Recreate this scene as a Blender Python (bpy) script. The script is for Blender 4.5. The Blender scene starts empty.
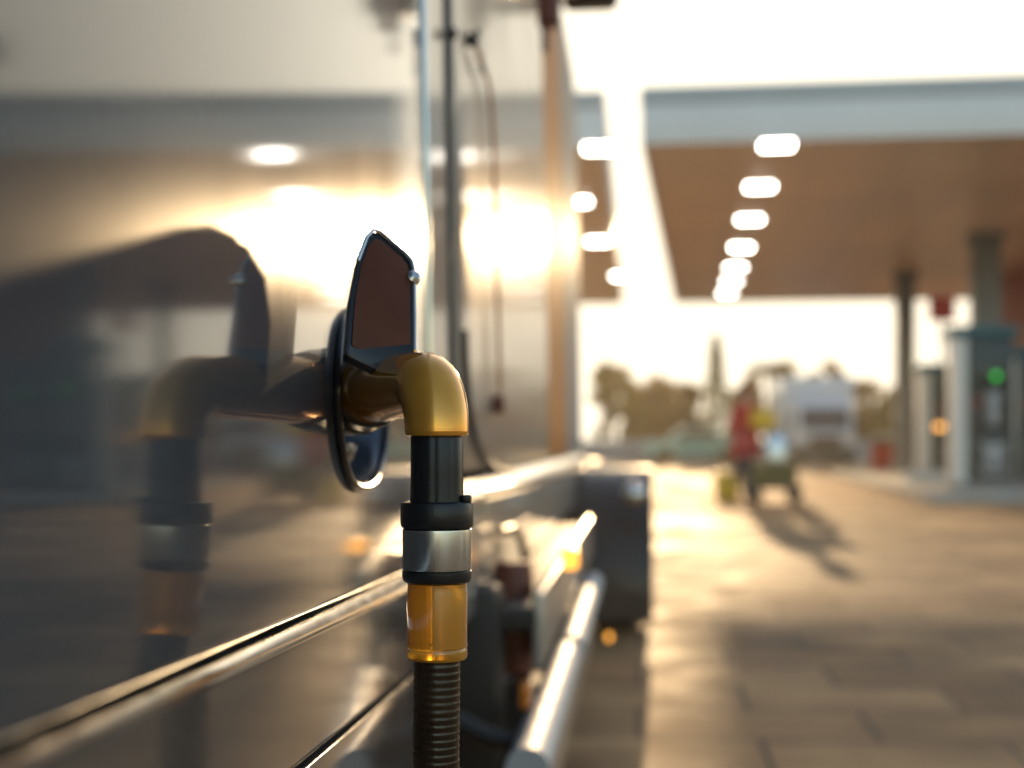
import bpy, bmesh, math, random
from mathutils import Vector, Matrix
R = math.radians
random.seed(7)
scene = bpy.context.scene
COL = scene.collection

# ------------------------------------------------------------------ camera
CAM_Z = 0.9
YAW = R(5.14)                    # the camera looks this far left of the truck's direction (+Y)
HZ = 440                         # horizon row in the photograph
FW = Vector((-math.sin(YAW), math.cos(YAW), 0))
RT = Vector((math.cos(YAW), math.sin(YAW), 0))
FPX = 1024 * 50 / 36
cd = bpy.data.cameras.new('camera')
cam = bpy.data.objects.new('camera', cd); COL.objects.link(cam)
cam.location = (0, 0, CAM_Z); cam.rotation_euler = (R(90), 0, YAW)
cd.lens = 50; cd.sensor_width = 36; cd.shift_y = (HZ - 384) / 1024
cd.clip_start = 0.02; cd.clip_end = 3000
cd.dof.use_dof = True; cd.dof.focus_distance = 0.955; cd.dof.aperture_fstop = 4.0
scene.camera = cam

# ------------------------------------------------------------------ sky, sun, exposure
SUN_EL = R(8.2); SUN_AZ = R(1.15)            # azimuth measured from +Y towards +X
SUN_DIR = Vector((math.sin(SUN_AZ) * math.cos(SUN_EL), math.cos(SUN_AZ) * math.cos(SUN_EL), math.sin(SUN_EL)))
w = bpy.data.worlds.new('World'); scene.world = w; w.use_nodes = True
nt = w.node_tree; nt.nodes.clear()
wo = nt.nodes.new('ShaderNodeOutputWorld'); bg = nt.nodes.new('ShaderNodeBackground')
sky = nt.nodes.new('ShaderNodeTexSky'); sky.sky_type = 'NISHITA'; sky.sun_disc = False
sky.sun_elevation = SUN_EL; sky.sun_rotation = SUN_AZ
sky.air_density = 1.0; sky.dust_density = 1.2; sky.ozone_density = 1.0
tint = nt.nodes.new('ShaderNodeMix'); tint.data_type = 'RGBA'; tint.blend_type = 'MULTIPLY'
tint.inputs['Factor'].default_value = 1.0
tint.inputs[7].default_value = (0.94, 0.93, 0.94, 1)
nt.links.new(sky.outputs[0], tint.inputs[6])
# a warm hazy aureole round the sun
geo = nt.nodes.new('ShaderNodeTexCoord'); dt = nt.nodes.new('ShaderNodeVectorMath'); dt.operation = 'DOT_PRODUCT'
nt.links.new(geo.outputs['Generated'], dt.inputs[0]); dt.inputs[1].default_value = SUN_DIR
mxm = nt.nodes.new('ShaderNodeMath'); mxm.operation = 'MAXIMUM'; mxm.inputs[1].default_value = 0; nt.links.new(dt.outputs['Value'], mxm.inputs[0])
pw = nt.nodes.new('ShaderNodeMath'); pw.operation = 'POWER'; pw.inputs[1].default_value = 30; nt.links.new(mxm.outputs[0], pw.inputs[0])
au = nt.nodes.new('ShaderNodeMix'); au.data_type = 'RGBA'; au.blend_type = 'ADD'
nt.links.new(pw.outputs[0], au.inputs['Factor']); nt.links.new(tint.outputs[2], au.inputs[6]); au.inputs[7].default_value = (9, 6.0, 3.2, 1)
# the thin bright veil of the evening sky: even, never brighter than this towards the sun
cap = nt.nodes.new('ShaderNodeMix'); cap.data_type = 'RGBA'; cap.blend_type = 'DARKEN'; cap.inputs['Factor'].default_value = 1.0
nt.links.new(au.outputs[2], cap.inputs[6]); cap.inputs[7].default_value = (4.5, 4.15, 3.35, 1)
nt.links.new(cap.outputs[2], bg.inputs[0]); bg.inputs[1].default_value = 0.24
nt.links.new(bg.outputs[0], wo.inputs[0])
sl = bpy.data.lights.new('sun', 'SUN'); sl.energy = 2.5; sl.angle = R(0.55); sl.color = (1.0, 0.69, 0.37)
so = bpy.data.objects.new('sun', sl); COL.objects.link(so)
so.location = (20, 60, 40); so.rotation_euler = SUN_DIR.to_track_quat('Z', 'Y').to_euler()
vs = scene.view_settings
vs.view_transform = 'Standard'; vs.look = 'None'; vs.gamma = 1.0; vs.use_curve_mapping = False
vs.exposure = 0.7
scene.cycles.use_denoising = True
scene.cycles.max_bounces = 8
scene.cycles.sample_clamp_indirect = 8

# ------------------------------------------------------------------ helpers
def W(px, py, Y):
    """the point seen at a pixel at camera depth Y"""
    return Vector((0, 0, CAM_Z)) + Y * (FW + RT * ((px - 512) / FPX) + Vector((0, 0, 1)) * ((HZ - py) / FPX))
def G(px, Y):
    p = W(px, HZ, Y); p.z = 0; return p
D = 0.30                        # distance from the camera to the truck's side
def th(px): return YAW - math.atan((px - 512) / FPX)
def py_y(px, x=-D): return -x / math.tan(th(px))
def depth(x, y): return Vector((x, y, 0)).dot(FW)
def sec_y(px, D_, T, Y1): return (D_ - T * Y1) / (math.tan(th(px)) - T)
def zz(py, x, y): return CAM_Z + depth(x, y) * (HZ - py) / FPX

def tag(o, label=None, cat=None, group=None, kind=None):
    if label: o['label'] = label
    if cat: o['category'] = cat
    if group: o['group'] = group
    if kind: o['kind'] = kind
    return o
def thing(name, label, cat, loc=(0, 0, 0), rz=0, group=None):
    o = bpy.data.objects.new(name, None); COL.objects.link(o)
    o.empty_display_size = 0.1
    o.location = loc; o.rotation_euler = (0, 0, rz)
    return tag(o, label, cat, group)

class MB:
    """collects shapes in one mesh"""
    def __init__(s): s.bm = bmesh.new()
    def box(s, c, size, rot=None, bevel=0, seg=2):
        b = bmesh.new()
        bmesh.ops.create_cube(b, size=1)
        bmesh.ops.scale(b, vec=size, verts=b.verts)
        if bevel: bmesh.ops.bevel(b, geom=b.edges[:] , offset=bevel, segments=seg, affect='EDGES', profile=0.6)
        m = Matrix.Translation(c)
        if rot is not None: m = m @ rot.to_4x4()
        b.transform(m); s.add(b); return s
    def add(s, b):
        t = bpy.data.meshes.new('t'); b.to_mesh(t); b.free(); s.bm.from_mesh(t); bpy.data.meshes.remove(t)
    def tube(s, pts, r, n=16, cap=True, closed=False):
        pts = [Vector(p) for p in pts]
        rs = r if isinstance(r, (list, tuple)) else [r] * len(pts)
        N = len(pts); prev = None; rings = []
        for i, p in enumerate(pts):
            if closed: t = (pts[(i + 1) % N] - pts[i - 1]).normalized()
            else: t = (pts[min(i + 1, N - 1)] - pts[max(i - 1, 0)]).normalized()
            if prev is None:
                a = Vector((0, 0, 1)) if abs(t.z) < 0.9 else Vector((1, 0, 0))
                u = t.cross(a).normalized()
            else: u = (prev - t * prev.dot(t)).normalized()
            prev = u; v = t.cross(u)
            rings.append([s.bm.verts.new(p + rs[i] * (math.cos(2 * math.pi * k / n) * u + math.sin(2 * math.pi * k / n) * v)) for k in range(n)])
        for i in range(N if closed else N - 1):
            a, b = rings[i], rings[(i + 1) % N]
            for k in range(n): s.bm.faces.new((a[k], a[(k + 1) % n], b[(k + 1) % n], b[k]))
        if cap and not closed:
            s.bm.faces.new(rings[0][::-1]); s.bm.faces.new(rings[-1])
        return s
    def lathe(s, prof, n=48, m=None, cap=True):
        """prof: (radius, z) list"""
        m = m or Matrix()
        rings = [[s.bm.verts.new(m @ Vector((r * math.cos(2 * math.pi * k / n), r * math.sin(2 * math.pi * k / n), z))) for k in range(n)] for r, z in prof]
        for a, b in zip(rings, rings[1:]):
            for k in range(n): s.bm.faces.new((a[k], a[(k + 1) % n], b[(k + 1) % n], b[k]))
        if cap:
            s.bm.faces.new(rings[0][::-1]); s.bm.faces.new(rings[-1])
        return s
    def prism(s, poly, vec, bevel=0):
        b = bmesh.new(); vec = Vector(vec)
        a = [b.verts.new(Vector(p)) for p in poly]; c = [b.verts.new(Vector(p) + vec) for p in poly]
        n = len(poly)
        b.faces.new(a[::-1]); b.faces.new(c)
        for k in range(n): b.faces.new((a[k], a[(k + 1) % n], c[(k + 1) % n], c[k]))
        bmesh.ops.recalc_face_normals(b, faces=b.faces)
        if bevel: bmesh.ops.bevel(b, geom=b.edges[:], offset=bevel, segments=2, affect='EDGES', profile=0.6)
        s.add(b); return s
    def quad(s, a, b, c, d):
        s.bm.faces.new([s.bm.verts.new(Vector(p)) for p in (a, b, c, d)]); return s
    def sphere(s, c, r, u=24, v=14, scale=(1, 1, 1)):
        b = bmesh.new(); bmesh.ops.create_uvsphere(b, u_segments=u, v_segments=v, radius=r)
        b.transform(Matrix.Translation(c) @ Matrix.Diagonal((*scale, 1))); s.add(b); return s
    def build(s, name, mat, parent=None, smooth=35, recalc=True):
        if recalc: bmesh.ops.recalc_face_normals(s.bm, faces=s.bm.faces)
        me = bpy.data.meshes.new(name); s.bm.to_mesh(me); s.bm.free()
        me.materials.append(mat)
        if smooth:
            me.shade_smooth(); me.set_sharp_from_angle(angle=R(smooth))
        o = bpy.data.objects.new(name, me); COL.objects.link(o)
        if parent is not None:
            o.parent = parent
        return o
def settle(root):
    """parts were modelled in world space: make them local to the Empty"""
    bpy.context.view_layer.update()
    inv = root.matrix_world.inverted()
    for ch in root.children:
        ch.data.transform(inv)
        for g in ch.children: g.data.transform(inv)
def copy_tree(o, parent=None):
    c = o.copy(); COL.objects.link(c)
    if parent is not None: c.parent = parent
    for ch in list(o.children): copy_tree(ch, c)
    return c

# ------------------------------------------------------------------ materials
def mat(name, col, rough=0.5, metal=0.0, var=0.0, rvar=0.0, scale=8.0, bump=0.0, bscale=200.0, coat=0.0, coat_r=0.05,
        emit=None, estr=0.0, trans=0.0, spec=0.5, stretch=None, col2=None):
    m = bpy.data.materials.new(name); m.use_nodes = True
    t = m.node_tree; p = t.nodes['Principled BSDF']
    p.inputs['Metallic'].default_value = metal; p.inputs['Coat Weight'].default_value = coat
    p.inputs['Coat Roughness'].default_value = coat_r; p.inputs['Transmission Weight'].default_value = trans
    p.inputs['Specular IOR Level'].default_value = spec
    tc = t.nodes.new('ShaderNodeTexCoord'); mp = t.nodes.new('ShaderNodeMapping')
    t.links.new(tc.outputs['Object'], mp.inputs[0])
    if stretch: mp.inputs['Scale'].default_value = stretch
    nz = t.nodes.new('ShaderNodeTexNoise'); nz.inputs['Scale'].default_value = scale; nz.inputs['Detail'].default_value = 6
    t.links.new(mp.outputs[0], nz.inputs['Vector'])
    c2 = col2 or tuple(max(0, c * (1 - var)) for c in col)
    c1 = tuple(min(1, c * (1 + var)) for c in col) if not col2 else col
    rp = t.nodes.new('ShaderNodeValToRGB')
    rp.color_ramp.elements[0].position = 0.3; rp.color_ramp.elements[1].position = 0.7
    rp.color_ramp.elements[0].color = (*c2, 1); rp.color_ramp.elements[1].color = (*c1, 1)
    t.links.new(nz.outputs[0], rp.inputs[0]); t.links.new(rp.outputs[0], p.inputs['Base Color'])
    mr = t.nodes.new('ShaderNodeMapRange')
    mr.inputs[1].default_value = 0.3; mr.inputs[2].default_value = 0.7
    mr.inputs[3].default_value = max(0.01, rough - rvar); mr.inputs[4].default_value = min(1, rough + rvar)
    t.links.new(nz.outputs[0], mr.inputs[0]); t.links.new(mr.outputs[0], p.inputs['Roughness'])
    if bump:
        n2 = t.nodes.new('ShaderNodeTexNoise'); n2.inputs['Scale'].default_value = bscale; n2.inputs['Detail'].default_value = 4
        t.links.new(mp.outputs[0], n2.inputs['Vector'])
        bp = t.nodes.new('ShaderNodeBump'); bp.inputs['Strength'].default_value = bump; bp.inputs['Distance'].default_value = 0.002
        t.links.new(n2.outputs[0], bp.inputs['Height']); t.links.new(bp.outputs[0], p.inputs['Normal'])
    if emit:
        p.inputs['Emission Color'].default_value = (*emit, 1); p.inputs['Emission Strength'].default_value = estr
    return m

M = {}
M['paint'] = mat('truck_paint', (0.06, 0.07, 0.085), 0.25, 0.0, var=0.08, rvar=0.04, scale=3, spec=0.003, coat=0.85, coat_r=0.055)
M['doorpaint'] = mat('door_silver', (0.22, 0.175, 0.14), 0.42, 0.2, var=0.06, rvar=0.06, scale=3, coat=0.5)
M['lowpaint'] = mat('lower_paint', (0.09, 0.08, 0.075), 0.40, 0.0, var=0.1, rvar=0.06, scale=4, spec=0.0, coat=1.0, coat_r=0.07)
M['chrome'] = mat('bright_metal', (0.75, 0.74, 0.72), 0.16, 1.0, var=0.05, rvar=0.06, scale=20)
M['brushed'] = mat('brushed_steel', (0.62, 0.63, 0.64), 0.24, 1.0, var=0.06, rvar=0.05, scale=60, stretch=(3, 3, .15))
M['gold'] = mat('golden_metal', (1.0, 0.42, 0.05), 0.13, 0.55, var=0.12, rvar=0.07, scale=35, coat=0.5, coat_r=0.05, bump=0.10, bscale=34)
M['amber'] = mat('amber_plastic', (1.0, 0.42, 0.03), 0.16, 0.0, var=0.1, rvar=0.05, scale=40, trans=0.55, coat=0.6, coat_r=0.03)
M['black'] = mat('black_plastic', (0.014, 0.014, 0.016), 0.34, 0.0, var=0.2, rvar=0.08, scale=30, bump=0.12, bscale=600)
M['blackgloss'] = mat('glossy_black', (0.018, 0.019, 0.022), 0.18, 0.0, var=0.2, rvar=0.06, scale=25)
M['rubber'] = mat('black_rubber', (0.02, 0.019, 0.018), 0.45, 0.0, var=0.25, rvar=0.1, scale=18, bump=0.15, bscale=300)
M['hose'] = mat('hose_rubber', (0.030, 0.016, 0.008), 0.22, 0.0, var=0.3, rvar=0.1, scale=40, bump=0.1, bscale=300)
M['rocker'] = mat('rocker_metal', (0.42, 0.39, 0.35), 0.34, 0.5, var=0.1, rvar=0.06, scale=4, coat=0.5)
M['rail'] = mat('dull_aluminium', (0.50, 0.53, 0.57), 0.55, 0.35, var=0.1, rvar=0.08, scale=12)
M['wing'] = mat('wing_brown', (0.06, 0.042, 0.032), 0.5, 0.0, var=0.15, rvar=0.08, scale=6, coat=0.3)
M['chassis'] = mat('chassis_black', (0.02, 0.018, 0.017), 0.55, 0.0, var=0.3, rvar=0.1, scale=9)
M['flap'] = mat('flap_brown', (0.13, 0.042, 0.02), 0.42, 0.0, var=0.2, rvar=0.08, scale=14, spec=0.2)
M['bluechrome'] = mat('recess_metal', (0.13, 0.14, 0.155), 0.24, 1.0, var=0.1, rvar=0.06, scale=16)
M['bowlbase'] = mat('recess_black', (0.02, 0.021, 0.024), 0.6, 0.0, var=0.2, rvar=0.1, scale=20, spec=0.15)
M['pillar'] = mat('pillar_bronze', (0.55, 0.20, 0.04), 0.6, 0.0, var=0.1, rvar=0.05, scale=6, spec=0.2)
M['greytrim'] = mat('grey_trim', (0.26, 0.25, 0.24), 0.6, 0.0, var=0.1, rvar=0.05, scale=8)
M['redbrown'] = mat('strap_red', (0.16, 0.035, 0.02), 0.45, 0.0, var=0.2, scale=12)
M['amberlamp'] = mat('amber_lens', (0.9, 0.33, 0.02), 0.15, 0.0, emit=(1.0, 0.40, 0.05), estr=1.6, scale=50)  # emission stands in for the sun's glint on the marker lenses
M['reflector'] = mat('amber_reflector', (0.8, 0.22, 0.02), 0.15, 0.0, var=0.1, scale=40, coat=1)
M['glass'] = mat('dark_glass', (0.02, 0.025, 0.03), 0.06, 0.0, var=0.1, scale=2, spec=0.8)
M['fascia'] = mat('fascia_panel', (0.84, 0.83, 0.81), 0.4, 0.0, var=0.05, rvar=0.05, scale=0.8)
M['fasciacap'] = mat('fascia_cap', (0.50, 0.53, 0.54), 0.45, 0.0, var=0.05, rvar=0.05, scale=0.8)
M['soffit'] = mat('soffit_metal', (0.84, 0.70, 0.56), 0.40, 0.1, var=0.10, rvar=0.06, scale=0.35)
M['column'] = mat('column_grey', (0.20, 0.22, 0.24), 0.4, 0.1, var=0.08, rvar=0.06, scale=2)
M['lamp'] = mat('lamp_diffuser', (0.9, 0.9, 0.88), 0.4, emit=(1.0, 0.93, 0.82), estr=16.0)
M['pump'] = mat('pump_dark', (0.035, 0.045, 0.05), 0.3, 0.1, var=0.15, rvar=0.06, scale=4)
M['pumpcap'] = mat('pump_teal', (0.03, 0.11, 0.14), 0.35, 0.1, var=0.1, scale=4)
M['white'] = mat('white_panel', (0.74, 0.72, 0.68), 0.4, 0.0, var=0.05, rvar=0.05, scale=3)
M['greypanel'] = mat('grey_panel', (0.36, 0.37, 0.38), 0.4, 0.0, var=0.08, scale=5)
M['red'] = mat('red_panel', (0.42, 0.03, 0.03), 0.35, 0.0, var=0.1, scale=5)
M['green'] = mat('green_light', (0.02, 0.5, 0.06), 0.3, emit=(0.03, 1.0, 0.10), estr=0.6)
M['orangelight'] = mat('orange_light', (0.9, 0.35, 0.03), 0.3, emit=(1.0, 0.45, 0.10), estr=3.0)
M['concrete'] = mat('island_concrete', (0.42, 0.40, 0.37), 0.7, 0.0, var=0.15, rvar=0.1, scale=3, bump=0.2, bscale=30)
M['wallstone'] = mat('wall_render', (0.30, 0.31, 0.33), 0.75, 0.0, var=0.12, rvar=0.1, scale=1.5)
M['brick'] = mat('brick_red', (0.30, 0.09, 0.05), 0.7, 0.0, var=0.2, rvar=0.1, scale=2.0)
M['roof'] = mat('roof_dark', (0.07, 0.07, 0.075), 0.6, 0.0, var=0.2, scale=2.0)
M['bark'] = mat('bark', (0.09, 0.065, 0.045), 0.85, 0.0, var=0.3, scale=12, bump=0.4, bscale=40)
M['coat'] = mat('coat_red', (0.50, 0.045, 0.03), 0.6, 0.0, var=0.2, scale=8)
M['trousers'] = mat('trousers_dark', (0.05, 0.03, 0.035), 0.8, 0.0, var=0.2, scale=8)
M['skin'] = mat('skin', (0.50, 0.28, 0.19), 0.5, 0.0, var=0.05, scale=10)
M['hair'] = mat('hair_auburn', (0.22, 0.075, 0.02), 0.5, 0.0, var=0.2, scale=30)
M['yellow'] = mat('yellow_plastic', (0.72, 0.46, 0.03), 0.4, 0.0, var=0.1, scale=8)
M['olive'] = mat('olive_box', (0.16, 0.12, 0.04), 0.6, 0.0, var=0.15, scale=8)
M['mint'] = mat('mint_paint', (0.18, 0.46, 0.38), 0.3, 0.0, var=0.05, scale=3, coat=0.8)
M['vanwhite'] = mat('van_white', (0.62, 0.66, 0.68), 0.3, 0.0, var=0.05, scale=1.5, coat=0.7)
M['headlamp'] = mat('headlamp_lens', (0.8, 0.8, 0.78), 0.1, 0.2, scale=20)
M['poster'] = mat('board_white', (0.8, 0.76, 0.68), 0.35, 0.0, var=0.04, scale=3)

def coat_detail(m, lo, hi, ior=1.36):
    """dusty patches in the clear coat"""
    t = m.node_tree; p = t.nodes['Principled BSDF']; p.inputs['Coat IOR'].default_value = ior
    tc = t.nodes.new('ShaderNodeTexCoord'); nz = t.nodes.new('ShaderNodeTexNoise'); nz.inputs['Scale'].default_value = 5; nz.inputs['Detail'].default_value = 12
    nz.inputs['Roughness'].default_value = 0.7
    t.links.new(tc.outputs['Object'], nz.inputs['Vector'])
    mr = t.nodes.new('ShaderNodeMapRange'); mr.inputs[1].default_value = 0.35; mr.inputs[2].default_value = 0.72
    mr.inputs[3].default_value = lo; mr.inputs[4].default_value = hi
    t.links.new(nz.outputs[0], mr.inputs[0]); t.links.new(mr.outputs[0], p.inputs['Coat Roughness'])
coat_detail(M['doorpaint'], .085, .14); coat_detail(M['paint'], .052, .088); coat_detail(M['lowpaint'], .06, .12)
def leafmat(name, a, b):
    m = mat(name, a, 0.55, 0.0, scale=0.9, col2=b)
    p = m.node_tree.nodes['Principled BSDF']
    tr = m.node_tree.nodes.new('ShaderNodeBsdfTranslucent'); mx = m.node_tree.nodes.new('ShaderNodeMixShader')
    rp = [n for n in m.node_tree.nodes if n.type == 'VALTORGB'][0]
    out = m.node_tree.nodes['Material Output']
    m.node_tree.links.new(rp.outputs[0], tr.inputs[0])
    mx.inputs[0].default_value = 0.6
    m.node_tree.links.new(p.outputs[0], mx.inputs[1]); m.node_tree.links.new(tr.outputs[0], mx.inputs[2])
    m.node_tree.links.new(mx.outputs[0], out.inputs[0])
    return m
LEAF = [leafmat('leaf_olive', (0.30, 0.21, 0.03), (0.15, 0.12, 0.02)),
        leafmat('leaf_brown', (0.27, 0.15, 0.03), (0.14, 0.08, 0.02)),
        leafmat('leaf_green', (0.17, 0.18, 0.03), (0.08, 0.10, 0.02))]

def ground_mat():
    m = bpy.data.materials.new('forecourt_paving'); m.use_nodes = True
    t = m.node_tree; p = t.nodes['Principled BSDF']; L = t.links.new; p.inputs['Specular IOR Level'].default_value = 0.10
    tc = t.nodes.new('ShaderNodeTexCoord')
    def noise(s, d=6):
        n = t.nodes.new('ShaderNodeTexNoise'); n.inputs['Scale'].default_value = s; n.inputs['Detail'].default_value = d
        L(tc.outputs['Object'], n.inputs['Vector']); return n
    big, mid, fine = noise(0.35), noise(2.2), noise(45)
    br = t.nodes.new('ShaderNodeTexBrick')
    br.inputs['Scale'].default_value = 1.0; br.inputs['Brick Width'].default_value = 0.72; br.inputs['Row Height'].default_value = 0.48
    br.inputs['Mortar Size'].default_value = 0.012; br.inputs['Mortar Smooth'].default_value = 0.4
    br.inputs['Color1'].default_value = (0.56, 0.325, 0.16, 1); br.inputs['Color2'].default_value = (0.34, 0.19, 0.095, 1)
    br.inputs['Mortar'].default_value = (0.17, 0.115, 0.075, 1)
    L(tc.outputs['Object'], br.inputs['Vector'])
    mx = t.nodes.new('ShaderNodeMix'); mx.data_type = 'RGBA'; mx.blend_type = 'MULTIPLY'; mx.inputs['Factor'].default_value = 0.8
    rp = t.nodes.new('ShaderNodeValToRGB'); rp.color_ramp.elements[0].position = 0.35; rp.color_ramp.elements[1].position = 0.65
    rp.color_ramp.elements[0].color = (0.70, 0.68, 0.66, 1); rp.color_ramp.elements[1].color = (1.45, 1.4, 1.35, 1)
    L(big.outputs[0], rp.inputs[0]); L(br.outputs['Color'], mx.inputs[6]); L(rp.outputs[0], mx.inputs[7])
    mx2 = t.nodes.new('ShaderNodeMix'); mx2.data_type = 'RGBA'; mx2.blend_type = 'OVERLAY'; mx2.inputs['Factor'].default_value = 0.95
    L(mx.outputs[2], mx2.inputs[6]); L(mid.outputs[0], mx2.inputs[7]); L(mx2.outputs[2], p.inputs['Base Color'])
    st = noise(0.9, 8); sr = t.nodes.new('ShaderNodeValToRGB'); sr.color_ramp.elements[0].position = 0.60; sr.color_ramp.elements[1].position = 0.68
    sr.color_ramp.elements[0].color = (1, 1, 1, 1); sr.color_ramp.elements[1].color = (0.55, 0.52, 0.50, 1); L(st.outputs[0], sr.inputs[0])
    mx3 = t.nodes.new('ShaderNodeMix'); mx3.data_type = 'RGBA'; mx3.blend_type = 'MULTIPLY'; mx3.inputs['Factor'].default_value = 1.0
    L(mx2.outputs[2], mx3.inputs[6]); L(sr.outputs[0], mx3.inputs[7]); L(mx3.outputs[2], p.inputs['Base Color'])
    ma = t.nodes.new('ShaderNodeMath'); ma.operation = 'MULTIPLY'; L(big.outputs[0], ma.inputs[0]); L(mid.outputs[0], ma.inputs[1])
    mr = t.nodes.new('ShaderNodeMapRange'); mr.inputs[1].default_value = 0.14; mr.inputs[2].default_value = 0.40
    mr.inputs[3].default_value = 0.55; mr.inputs[4].default_value = 0.9
    L(ma.outputs[0], mr.inputs[0]); L(mr.outputs[0], p.inputs['Roughness'])
    bp = t.nodes.new('ShaderNodeBump'); bp.inputs['Strength'].default_value = 0.18; bp.inputs['Distance'].default_value = 0.005
    ad = t.nodes.new('ShaderNodeMath'); ad.operation = 'ADD'; L(br.outputs['Fac'], ad.inputs[0]); ad.inputs[1].default_value = 0
    sb = t.nodes.new('ShaderNodeMath'); sb.operation = 'SUBTRACT'; L(fine.outputs[0], sb.inputs[0]); L(ad.outputs[0], sb.inputs[1])
    L(sb.outputs[0], bp.inputs['Height']); L(bp.outputs[0], p.inputs['Normal'])
    return m

# ------------------------------------------------------------------ ground
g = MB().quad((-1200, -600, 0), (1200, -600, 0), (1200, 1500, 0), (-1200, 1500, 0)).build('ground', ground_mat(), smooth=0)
tag(g, kind='structure')

# ------------------------------------------------------------------ canopies
CA = math.atan(0.135)                       # the right canopy's long sides lie this far off the camera axis
def canopy(px0, Y0, dirang, width, length, label, lights, columns, soff=4.87, side=1):
    c0 = G(px0, Y0)
    u = (FW * math.cos(dirang) + RT * math.sin(dirang))       # away from the camera
    v = (RT * math.cos(dirang) - FW * math.sin(dirang)) * side   # across
    root = thing('station_canopy', label, 'canopy', (c0.x, c0.y, 0), 0)
    Z = Vector((0, 0, 1))
    def slab(name, a0, a1, b0, b1, z0, z1, m, par=root, bev=0.0):
        P = [c0 + u * a + v * b + Z * z0 for a, b in ((a0, b0), (a0, b1), (a1, b1), (a1, b0))]
        return MB().prism(P, Z * (z1 - z0), bev).build(name, m, par)
    slab('roof_deck', .12, length - .12, .12, width - .12, soff + .12, soff + .6, M['roof'])
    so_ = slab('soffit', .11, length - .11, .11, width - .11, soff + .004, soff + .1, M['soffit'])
    # seams of the soffit sheets are thin battens
    b = MB()
    k = 1.2
    while k < width - .3:
        P = [c0 + u * a + v * q + Z * (soff - .006) for a, q in ((.15, k - .008), (.15, k + .008), (length - .15, k + .008), (length - .15, k - .008))]
        b.prism(P, Z * .009); k += 1.2
    b.build('soffit_seam', M['fasciacap'], so_)
    for (a0, a1, b0, b1) in ((0, .1, 0, width), (length - .1, length, 0, width), (.102, length - .102, 0, .1), (.102, length - .102, width - .1, width)):
        f = slab('fascia', a0, a1, b0, b1, soff, soff + .52, M['fascia'], bev=.008)
        slab('fascia_cap', a0 - .012, a1 + .012, b0 - .012, b1 + .012, soff + .523, soff + .77, M['fasciacap'], f, .01)
    for p in lights:
        bm_ = MB()
        q = [p + u * sx * .24 + v * sy * .24 for sx, sy in ((-1, -1), (-1, 1), (1, 1), (1, -1))]
        fr = MB().prism([x_ + Z * (soff - .028) for x_ in q], Z * .03, .006).build('light_frame', M['white'], root)
        q = [p + u * sx * .20 + v * sy * .20 for sx, sy in ((-1, -1), (-1, 1), (1, 1), (1, -1))]
        bm_.prism([x_ + Z * (soff - .040) for x_ in q], Z * .011, .004).build('light_panel', M['lamp'], fr)
    for p, w_ in columns:
        q = [p + u * sx * w_ / 2 + v * sy * w_ / 2 for sx, sy in ((-1, -1), (-1, 1), (1, 1), (1, -1))]
        co = MB().prism(q, Z * (soff - .002), .03).build('column', M['column'], root)
        q = [p + u * sx * w_ * .62 + v * sy * w_ * .62 for sx, sy in ((-1, -1), (-1, 1), (1, 1), (1, -1))]
        MB().prism([x_ + Z * .17 for x_ in q], Z * .28, .02).build('column_base', M['greytrim'], co)
        MB().prism([x_ + Z * (soff - .16) for x_ in q], Z * .15, .02).build('column_head', M['column'], co)
    settle(root)
    return root
def soff_pt(px, py, soff=4.87):
    Y = (soff - CAM_Z) * FPX / (HZ - py); return G(px, Y)
L1 = [soff_pt(*p) for p in ((777, 143), (760, 185), (750, 218), (741.5, 246), (735.5, 266), (731.5, 280), (727, 292))]
canopy(641, 19.1, CA, 9.2, 22.4, 'grey fascia canopy with row of square ceiling lights above the fuel pumps', L1,
       [(G(985, 27.6), .52), (G(905, 33.6), .44)])
L2 = [soff_pt(*p) for p in ((600, 146), (577, 200), (598, 240), (621, 275))]
canopy(604, 19.3, R(5.14), 9.0, 22.3, 'smaller strip of canopy with lights seen just right of the truck side', L2,
       [(G(330, 24), .45), (G(420, 36), .45)], side=-1)

# ------------------------------------------------------------------ hazy air
hm = bpy.data.materials.new('haze_air'); hm.use_nodes = True; t_ = hm.node_tree; t_.nodes.clear()
ho = t_.nodes.new('ShaderNodeOutputMaterial'); hv = t_.nodes.new('ShaderNodeVolumePrincipled')
hv.inputs['Color'].default_value = (1.0, 0.86, 0.62, 1); hv.inputs['Density'].default_value = 0.0019; hv.inputs['Anisotropy'].default_value = 0.5
t_.links.new(hv.outputs[0], ho.inputs['Volume'])
hz_ = MB().box((20, 45, 5.5), (240, 130, 13)).build('haze', hm, smooth=0)
tag(hz_, kind='stuff')

# ------------------------------------------------------------------ pump island and pumps
ui = FW * math.cos(CA) + RT * math.sin(CA); vi = RT * math.cos(CA) - FW * math.sin(CA)
ip = G(978, 21.6)
P = [ip + ui * a + vi * b for a, b in ((-1.6, -.75), (-1.35, -1.0), (13.5, -1.0), (13.5, 1.1), (-1.35, 1.1), (-1.6, .85))]
isl = MB().prism(P, (0, 0, .15), .025).build('pump_island', M['concrete'])
tag(isl, 'long low concrete island with rounded kerb carrying the fuel pumps', 'pump island')

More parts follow.
